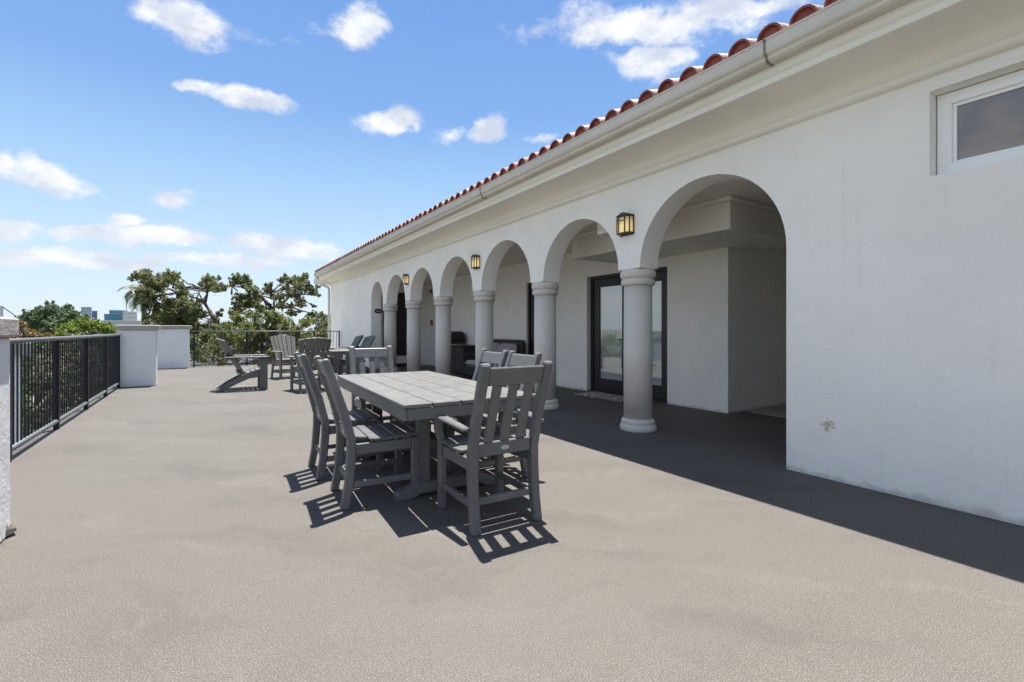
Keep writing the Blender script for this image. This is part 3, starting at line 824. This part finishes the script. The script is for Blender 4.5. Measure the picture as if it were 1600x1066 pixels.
o = B().prism(hood, 'y', -.36, .36).build('hood', M['grillblack'], gr, .015, (0, 0, .90))
B().box(-.225, .225, -.37, .37, .80, .895).build('firebox', M['grillblack'], gr, .02)
B().beam((-.26, -.2, .99), (-.26, .2, .99), .02, .02).build('hood_handle', M['badge'], gr, .004)
for s in (-1, 1):
    B().beam((s * .18, -.32, 0), (s * .18, .32, .80), .022, .022).build('leg', M['grillblack'], gr)
    B().beam((s * .15, .32, 0), (s * .15, -.32, .80), .022, .022).build('leg', M['grillblack'], gr)

def lantern(y, lab):
    t = thing('wall_lantern', lab, 'lamp', (WX, y, 2.325), 0, 'lit bronze lanterns on the arcade wall')
    t.scale = (1, 1, .87); BR = M['bronze']
    pts = [(0, .105), (-.07, .105), (-.098, .05), (-.098, -.05), (-.07, -.105), (0, -.105)]   # plan: x, y
    B().prism(pts, 'z', .222, .24).build('frame', BR, t, .003)
    f = B().prism(pts, 'z', 0, .018).build('frame', BR, t, .003)
    bars = B()
    for (x, yy) in ((-.07, .099), (-.095, .048), (-.095, -.048), (-.07, -.099)):
        bars.box(x - .006, x + .006, yy - .006, yy + .006, .018, .222)
    bars.box(-.103, -.094, -.05, .05, .172, .182); bars.box(-.07, -.004, .096, .104, .172, .182)
    bars.build('glazing_bar', BR, f)
    inner = [(-.004, .096), (-.066, .096), (-.091, .047), (-.091, -.047), (-.066, -.096), (-.004, -.096)]
    B().prism(inner, 'z', .02, .221).build('glass_panel', M['lampglass'], t)
    rf = [(.105, .241), (-.105, .241), (-.105, .25), (-.05, .265), (-.028, .285), (.028, .285), (.05, .265), (.105, .25)]
    B().prism(rf, 'x', -.095, 0).build('lantern_roof', BR, t, .006)
    B().box(-.012, 0, -.11, .11, -.015, .255).build('back_plate', BR, t)
    return t
lantern(3.97, 'lit bronze lantern with amber glass above the nearest column')
lantern(7.66, 'lit bronze lantern above the third column, middle one of the row')
lantern(11.27, 'small lit lantern farthest along the arcade, above the fifth column')

o = B().lathe([(.12, 0), (.12, .018), (.105, .02)], 28)
sg = thing('door_sign', 'black oval plaque with a pale band on the wall at the far arch', 'sign', (4.40, 14.328, 1.76))
o.bm.transform(Matrix.Rotation(R(90), 4, 'X') @ Matrix.Diagonal((1, .58, 1, 1)))
o.build('plaque', M['signblack'], sg)
q = B()
for k in range(7):
    xx = -.066 + k * .022
    q.box(xx - .008, xx + .008, -.0235, -.0215, -.014 + (k % 2) * .004, .014 - ((k + 1) % 3) * .003)
q.build('plaque_lettering', M['signwhite'], sg)
al = thing('alarm_horn', 'red fire alarm horn high on the wall under the arches', 'alarm', (BX, 14.6, 2.46))
B().box(-.05, 0, -.07, .07, -.07, .07).build('housing', M['redalarm'], al, .008)
B().box(-.075, -.051, -.03, .03, -.05, .01).build('strobe', M['signwhite'], al, .006)
al = thing('alarm_pull', 'red fire alarm pull station at waist height under the arches', 'alarm', (BX, 14.52, 1.42))
B().box(-.05, 0, -.06, .06, -.085, .085).build('housing', M['redalarm'], al, .008)
B().box(-.062, -.051, -.045, .045, -.02, .012).build('handle', M['signwhite'], al, .003)
def matmat():
    m, t, b = newmat('doormat_weave'); p = worldco(t)
    n = noise(t, p, 26, 3, .7)
    t.links.new(mixc(t, mapr(t, n, .45, .55), (.12, .09, .075), (.60, .56, .50)), b.inputs['Base Color']); b.inputs['Roughness'].default_value = .95
    bump(t, b, noise(t, p, 160, 2, .6), .8, .01)
    return m
tag(B().box(5.72, 6.26, 5.55, 6.75, .002, .016).build('doormat', matmat(), None, .004), 'patterned brown and cream doormat in front of the black double door', 'doormat')

# ------------------------------------------------------------------ vegetation
def leaf_mesh(name, centers, radii, per_r2, size, mat, parent=None, flat=.8, twigs=14, lens=1.9):
    "leaf-sized faces gathered into twigs inside every clump"
    P = []
    for c, r in zip(centers, radii):
        n = int(max(120, per_r2 * r * r)); k = max(7, int(twigs * min(2.2, max(.7, r))))
        v = rng.normal(size=(k, 3)); v[:, 2] = v[:, 2] * flat + .15; v /= np.linalg.norm(v, axis=1)[:, None]
        st = rng.normal(size=(k, 3)) * r * .28                      # leafy shoots reach outwards from inside the clump
        ln = r * rng.uniform(.55, 1.25, size=(k, 1))
        idx = rng.integers(0, k, n); f = rng.random((n, 1)) ** .75
        p = st[idx] * (1 - f * .5) + v[idx] * ln[idx] * f
        jit = rng.normal(size=(n, 3)) * r * (.07 + .16 * (1 - f))
        P.append(c + p + jit)
    P = np.concatenate(P); n = len(P)
    a = rng.normal(size=(n, 3)); a[:, 2] -= .15; a /= np.linalg.norm(a, axis=1)[:, None]
    nn = rng.normal(size=(n, 3)); nn[:, 2] += .8
    b = np.cross(nn, a); b /= np.linalg.norm(b, axis=1)[:, None] + 1e-9
    s = size * rng.uniform(.6, 1.35, size=(n, 1))
    v0 = P - a * s * .5; v2 = P + a * s * .5; v1 = P + b * s / lens * .5; v3 = P - b * s / lens * .5
    V = np.stack([v0, v1, v2, v3], 1).reshape(-1, 3)
    return raw_quads(name, V, mat, parent)
def raw_quads(name, V, mat, parent=None):
    n = len(V) // 4
    me = bpy.data.meshes.new(name)
    me.vertices.add(4 * n); me.vertices.foreach_set('co', V.astype(np.float32).ravel())
    me.loops.add(4 * n); me.loops.foreach_set('vertex_index', np.arange(4 * n, dtype=np.int32))
    me.polygons.add(n); me.polygons.foreach_set('loop_start', np.arange(0, 4 * n, 4, dtype=np.int32)); me.polygons.foreach_set('loop_total', np.full(n, 4, dtype=np.int32))
    me.update(calc_edges=True); me.materials.append(mat)
    return link(name, me, parent)
def bent(p, q, k, wob):
    p, q = np.array(p, float), np.array(q, float); out = []
    for i in range(k + 1):
        f = i / k
        x = p + (q - p) * f
        if 0 < i < k: x = x + rng.normal(size=3) * wob * np.linalg.norm(q - p)
        out.append(x)
    return out
def tree(name, label, cat, d, clumps, limbs, trunk, leafmat, barkmat, per=900, size=.16, spread=2.0, group=None, behind=True, flat=.8, tr=.3):
    "clumps: (px, py, r_px); limbs: list of px polylines with start radius; all at depth d, spread in depth"
    base = at(trunk[0][0], trunk[0][1], d); base[2] = GZ
    t = thing(name, label, cat, tuple(base), 0, group)
    C, Rr = [], []
    for (px, py, r) in clumps:
        dd = d + rng.uniform(-spread, spread)
        C.append(at(px, py, dd)); Rr.append(r / FPX * dd)
        if behind and r > 6:
            for _ in range(2):
                dd = d + rng.uniform(-spread * 1.6, spread * 1.6)
                C.append(at(px + rng.normal() * r * .4, py + abs(rng.normal()) * r * .5, dd)); Rr.append(r / FPX * dd * .8)
    C = np.array(C) - base; 
    leaf_mesh('crown', C, Rr, per, size, leafmat, t, flat)
    b = B()
    pts = [at(px, py, d) - base for (px, py) in trunk]
    pts = [np.array([0, 0, 0.])] + pts
    b.tube(pts, [tr * 1.35] + [tr * (1 - .45 * i / max(1, len(trunk) - 1)) for i in range(len(trunk))], 9)
    top = pts[-1]
    for (poly, r0) in limbs:
        pp = [at(px, py, d + (i * rng.uniform(-.25, .25))) - base for i, (px, py) in enumerate(poly)]
        r0 *= .62; b.tube(pp, [r0 * (1 - .65 * i / (len(pp) - 1)) for i in range(len(pp))], 7)
    anchors = pts[1:] + [at(px, py, d) - base for (poly, r0) in limbs for (px, py) in poly]
    for c, r in zip(C, Rr):
        a = min(anchors, key=lambda q: np.linalg.norm(q - c))
        b.tube(bent(a, c, 4, .06), [.065, .055, .045, .03, .015], 5)
    b.build('trunk', barkmat, t)
    return t
oakA = [(222,426,11),(212,431,7),(232,438,12),(240,447,9),(256,436,13),(268,431,11),(250,448,10),(279,443,8),(287,455,8),(228,461,10),(238,460,7),(323,436,11),(335,443,11),(322,449,8),(350,449,7),(312,444,4),(342,436,6),
        (268,473,12),(288,466,11),(300,477,13),(258,487,14),(284,490,17),(308,490,14),(312,470,6),(255,503,18),(290,510,20),(328,508,15),(341,491,6),(347,484,4),(275,532,22),(310,532,20),(262,556,16),(345,520,12),(352,508,9),(332,525,12),(298,498,12),(230,470,8),(246,478,9),(240,495,10),(228,500,8)]
tree('oak_tree', 'spreading live oak on the left with a bare arching limb against the sky', 'tree', 34, oakA,
     [([(340,505),(330,490),(320,474),(323,462),(327,450)], .28), ([(320,474),(307,466),(313,452),(318,446)], .13), ([(300,480),(282,460),(266,452),(255,446)], .17), ([(275,458),(255,461),(238,468)], .12), ([(285,461),(270,450)],.1)],
     [(345,560),(345,520),(338,503)], M['oakleaf'], M['bark'], 6000, .1, 1.8, 'oaks behind the back railing', tr=.21)
oakB = [(371,437,10),(386,440,11),(362,446,6),(395,455,10),(381,463,11),(400,468,8),(418,449,7),(423,444,5),(455,437,10),(469,441,11),(480,448,8),(492,455,8),(499,462,5),(445,450,7),(436,462,8),(458,459,11),(470,473,8),(455,478,6),(490,478,4),(365,474,5),(376,482,8),(475,432,7),(496,448,5),(447,432,6),(405,478,8),(390,474,9),(365,488,8),(440,474,8),(415,485,8),(455,488,8),(486,492,8)]
tree('oak_tree', 'live oak with twisting forked limbs and open crown beside the eaves', 'tree', 31, oakB,
     [([(425,482),(412,468),(398,458),(380,450)], .2), ([(428,480),(428,466),(424,456),(412,460)], .11), ([(430,480),(446,470),(456,460),(464,450)], .17), ([(432,480),(455,480),(472,486),(490,490)], .13), ([(455,463),(475,460),(492,462)], .09), ([(470,468),(485,475),(488,480)], .07), ([(378,490),(366,475),(362,460)], .08)],
     [(428,560),(428,510),(427,480)], M['oakleaf'], M['bark'], 7500, .09, 1.5, 'oaks behind the back railing', tr=.19)
low = [(395,492,12),(420,494,12),(440,497,13),(372,502,14),(390,512,17),(420,516,17),(450,512,15),(478,505,13),(352,516,12),(370,528,15),(400,532,16),(435,532,16),(465,526,15),(340,528,12),(385,546,10),(460,545,12),(420,550,9)]
tree('leafy_tree', 'low bushy olive-green tree filling in under the two oaks', 'tree', 25, low, [], [(410,620),(410,545),(408,530)], M['oliveleaf'], M['bark'], 4800, .095, 1.5, tr=.14)
dk = [(330,540,14),(310,552,12),(355,548,9),(482,528,14),(505,512,13),(500,495,9),(515,500,9),(505,530,15),(490,548,13),(320,520,10),(445,556,9),(300,530,10),(525,515,12),(318,560,8),(345,566,7),(372,562,6),(398,568,7),(430,566,7),(352,552,8)]
tree('leafy_tree', 'dark green tree close behind the railing next to the building corner', 'tree', 27, dk, [], [(480,620),(470,556),(490,535)], M['oakleaf'], M['bark'], 4800, .095, 2.0, tr=.14)
gy = [(52,500,14),(62,492,13),(75,490,12),(82,482,10),(92,490,13),(106,484,10),(112,492,11),(70,505,14),(88,505,16),(104,505,14),(50,512,12),(120,498,9),(75,517,14)]
tree('leafy_tree', 'grey-green round-topped tree beyond the left railing, under the glass tower', 'tree', 42, gy, [], [(85,600),(85,530),(84,510)], M['greyleaf'], M['bark'], 1300, .22, 2.5, tr=.3)
br = [(108,515,12),(122,508,12),(138,504,12),(152,509,12),(165,515,11),(130,518,14),(150,521,14),(98,522,9),(175,523,9),(120,530,12),(160,535,12)]
tree('leafy_tree', 'bright lime-green tree top just above the left railing', 'tree', 24, br, [], [(140,640),(140,560),(138,525)], M['brightleaf'], M['bark'], 3500, .13, 1.5, tr=.2)
ct = [(30,505,9),(28,515,10),(42,520,9),(58,524,8),(72,527,7),(85,529,6),(18,530,10),(36,532,9),(100,532,6)]
tree('croton_bush', 'red and yellow leaved croton beside the left foreground pier', 'bush', 14, ct, [], [(40,660),(40,560),(38,530)], M['crotonleaf'], M['bark'], 3500, .085, .8, tr=.08)
for i, (cl, d, tk, lab) in enumerate((
        ([(35,560,20),(60,570,22),(40,600,24),(70,612,24),(95,590,24),(60,650,26),(25,640,20),(90,640,22),(45,680,22)], 12.5, [(60,900),(60,640),(60,600)], 'dark bushy tree seen through the near bays of the left railing'),
        ([(110,545,18),(132,555,20),(150,548,16),(115,580,20),(140,592,22),(160,575,18),(120,612,22),(150,615,20),(172,550,14),(178,585,18),(75,545,16)], 16, [(140,800),(140,620),(140,580)], 'dark bushy tree seen through the far bays of the left railing'))):
    tree('dark_tree', lab, 'tree', d, cl, [], tk, M['darkleaf'], M['bark'], 2600, .085, 1.3, 'dark trees close beyond the left railing', tr=.12)
# palm
pb = at(226, 560, 38); pb[2] = GZ
pt = thing('palm_tree', 'palm with drooping fronds at the left edge of the oaks', 'tree', tuple(pb))
ph = at(224, 458, 38) - pb
B().tube([(0, 0, 0), (.1, 0, ph[2] * .5), tuple(ph)], [.26, .2, .17], 10).build('trunk', M['palebark'], pt)
for k in range(22):
    az = k * 2.399; el = R(75 - 95 * (k / 22)); L = 1.45 + .3 * random.random()
    pts = []; p = np.array(ph, float); e = el
    for i in range(9):
        pts.append(p.copy()); p = p + np.array([math.cos(az) * math.cos(e), math.sin(az) * math.cos(e), math.sin(e)]) * L / 8; e -= R(13)
    Q = []
    side = np.array([-math.sin(az), math.cos(az), 0])
    for i in range(1, 9):
        for h in (0, .5):
            a = pts[i - 1] + (pts[i] - pts[i - 1]) * (1 - h); dirv = pts[i] - pts[i - 1]; dirv /= np.linalg.norm(dirv)
            for s in (-1, 1):
                ll = .62 * (1 - .6 * abs(i / 8 - .45)); tip = a + (side * s * .75 + dirv * .6 + np.array([0, 0, -.45])) * ll
                Q += [a, a + dirv * .11, tip + dirv * .02, tip - dirv * .02]
    raw_quads('frond', np.array(Q), M['palmleaf'], pt)

# ------------------------------------------------------------------ town beyond
def facing(o, px): o.rotation_euler = (0, 0, -TH - math.atan((px - 800) / FPX)); return o
def tower(label, px0, px1, ytop, d, floors, mat, slabmat, depth, floor_h=3.6):
    pxm = (px0 + px1) / 2
    c = at(pxm, HOR, d); w = (px1 - px0) / FPX * d * math.cos(math.atan((pxm - 800) / FPX)) ; h = CH + (HOR - ytop) / FPX * d - GZ
    t = facing(thing('office_tower', label, 'building', (c[0], c[1], GZ)), pxm)
    B().box(-w / 2, w / 2, 0, depth, 0, h).build('curtain_wall', mat, t)
    n = int(h / floor_h); sm = None
    for k in range(1, n + 1):
        z = h - (k - 1) * floor_h
        if sm is None:
            o = B().box(-w / 2 - .25, w / 2 + .25, -.3, depth, -.9, .1).build('floor_slab', slabmat, t, 0, (0, 0, z)); sm = o.data
        else: link('floor_slab', sm, t, (0, 0, z))
    for k in range(1, 6):
        x = -w / 2 + w * k / 6
        B().box(x - .35, x + .35, -.2, -.01, 0, h - 1).build('mullion', slabmat, t)
    return t
tower('pale blue glass tower on the skyline left of the oaks', 127, 143, 480, 620, 0, M['towerblue'], M['towergrey'], 16)
tower('shorter grey-blue tower beside the pale glass tower', 143.6, 152, 486, 640, 0, M['towerblue'], M['towerlilac'], 14)
tower('teal glass office block with a stepped roof, lower front half', 163, 186, 491, 520, 0, M['towerteal'], M['towerteal'], 14)
tower('teal glass office block, taller half behind the step', 171, 199, 485, 540, 0, M['towerteal'], M['towerblue'], 16)
tower('lilac banded tower at the far left skyline', -8, 5, 478, 600, 0, M['towerlilac'], M['signwhite'], 16)
tower('cream low block just left of the palm', 192, 214, 487, 470, 0, M['concrete'], M['signwhite'], 14)
# crane
c = at(24, HOR, 520)
cr = facing(thing('tower_crane', 'thin grey crane boom on the left skyline', 'crane', (c[0], c[1], GZ)), 24)
hz = CH + 22 / FPX * 520 - GZ
B().box(-.8, .8, -.8, .8, 0, hz).build('mast', M['towerlilac'], cr)
B().beam((1.5, 0, hz - 2), (-9.5, 0, hz + 9), 1.0, 1.0, (0, 1, 0)).build('jib', M['towerlilac'], cr)
def house(name, label, cat, px0, px1, ytop, d, depth, wall, roofm, pitched=0, wins=4, wh=4):
    pxm = (px0 + px1) / 2; c = at(pxm, HOR, d); w = (px1 - px0) / FPX * d
    h = CH + (HOR - ytop) / FPX * d - GZ
    t = facing(thing(name, label, cat, (c[0], c[1], GZ)), pxm)
    B().box(-w / 2, w / 2, 0, depth, 0, h - pitched).build('wall', wall, t)
    if pitched:
        B().prism([(-.4, h - pitched), (depth / 2, h), (depth + .4, h - pitched)], 'x', -w / 2 - .4, w / 2 + .4).build('roof', roofm, t)
    else:
        B().box(-w / 2 - .15, w / 2 + .15, -.15, depth + .15, h, h + .25).build('roof', roofm, t)
    wm = None
    for r_ in (1.0, 4.0):
        for k in range(wins):
            x = -w / 2 + w * (k + .5) / wins
            if r_ + 1.5 > h - pitched: continue
            if wm is None:
                o = B().box(-.5, .5, -.03, .05, 0, 1.4).build('window', M['darkglass'], t, 0, (x, 0, r_)); wm = o.data
            else: link('window', wm, t, (x, 0, r_))
    return t
house('white_building', 'white flat-roofed building glimpsed through the oak leaves behind the back railing', 'building', 290, 350, 541, 38, 10, M['pier'], M['pier'])
house('white_building', 'long white building showing between tree stems behind the adirondack chairs', 'building', 358, 470, 538, 44, 10, M['pier'], M['pier'], 0, 7)
house('house', 'low house with a faded red roof seen through the left railing', 'building', 88, 158, 548, 32, 7, M['concrete'], M['redroof'], 1.6, 4)
house('white_shed', 'tall white outbuilding seen through the first pickets by the left pier', 'building', 2, 28, 556, 9.6, 1.0, M['pier'], M['cap'], 0, 0)
house('long_roof', 'long pale flat-roofed building low on the skyline behind the bright tree', 'building', 150, 250, 502, 180, 20, M['concrete'], M['signwhite'], 0, 12)
# far-off wood closing the horizon
Cs, Rs = [], []
for k in range(420):
    az = R(-75 + 110 * rng.random()); d = rng.uniform(90, 420)
    Cs.append([math.sin(az) * d, math.cos(az) * d, GZ + rng.uniform(1.5, 5.5)]); Rs.append(rng.uniform(2.2, 4.2))
stuff(leaf_mesh('distant_wood', np.array(Cs), Rs, 22, .9, M['greyleaf']))
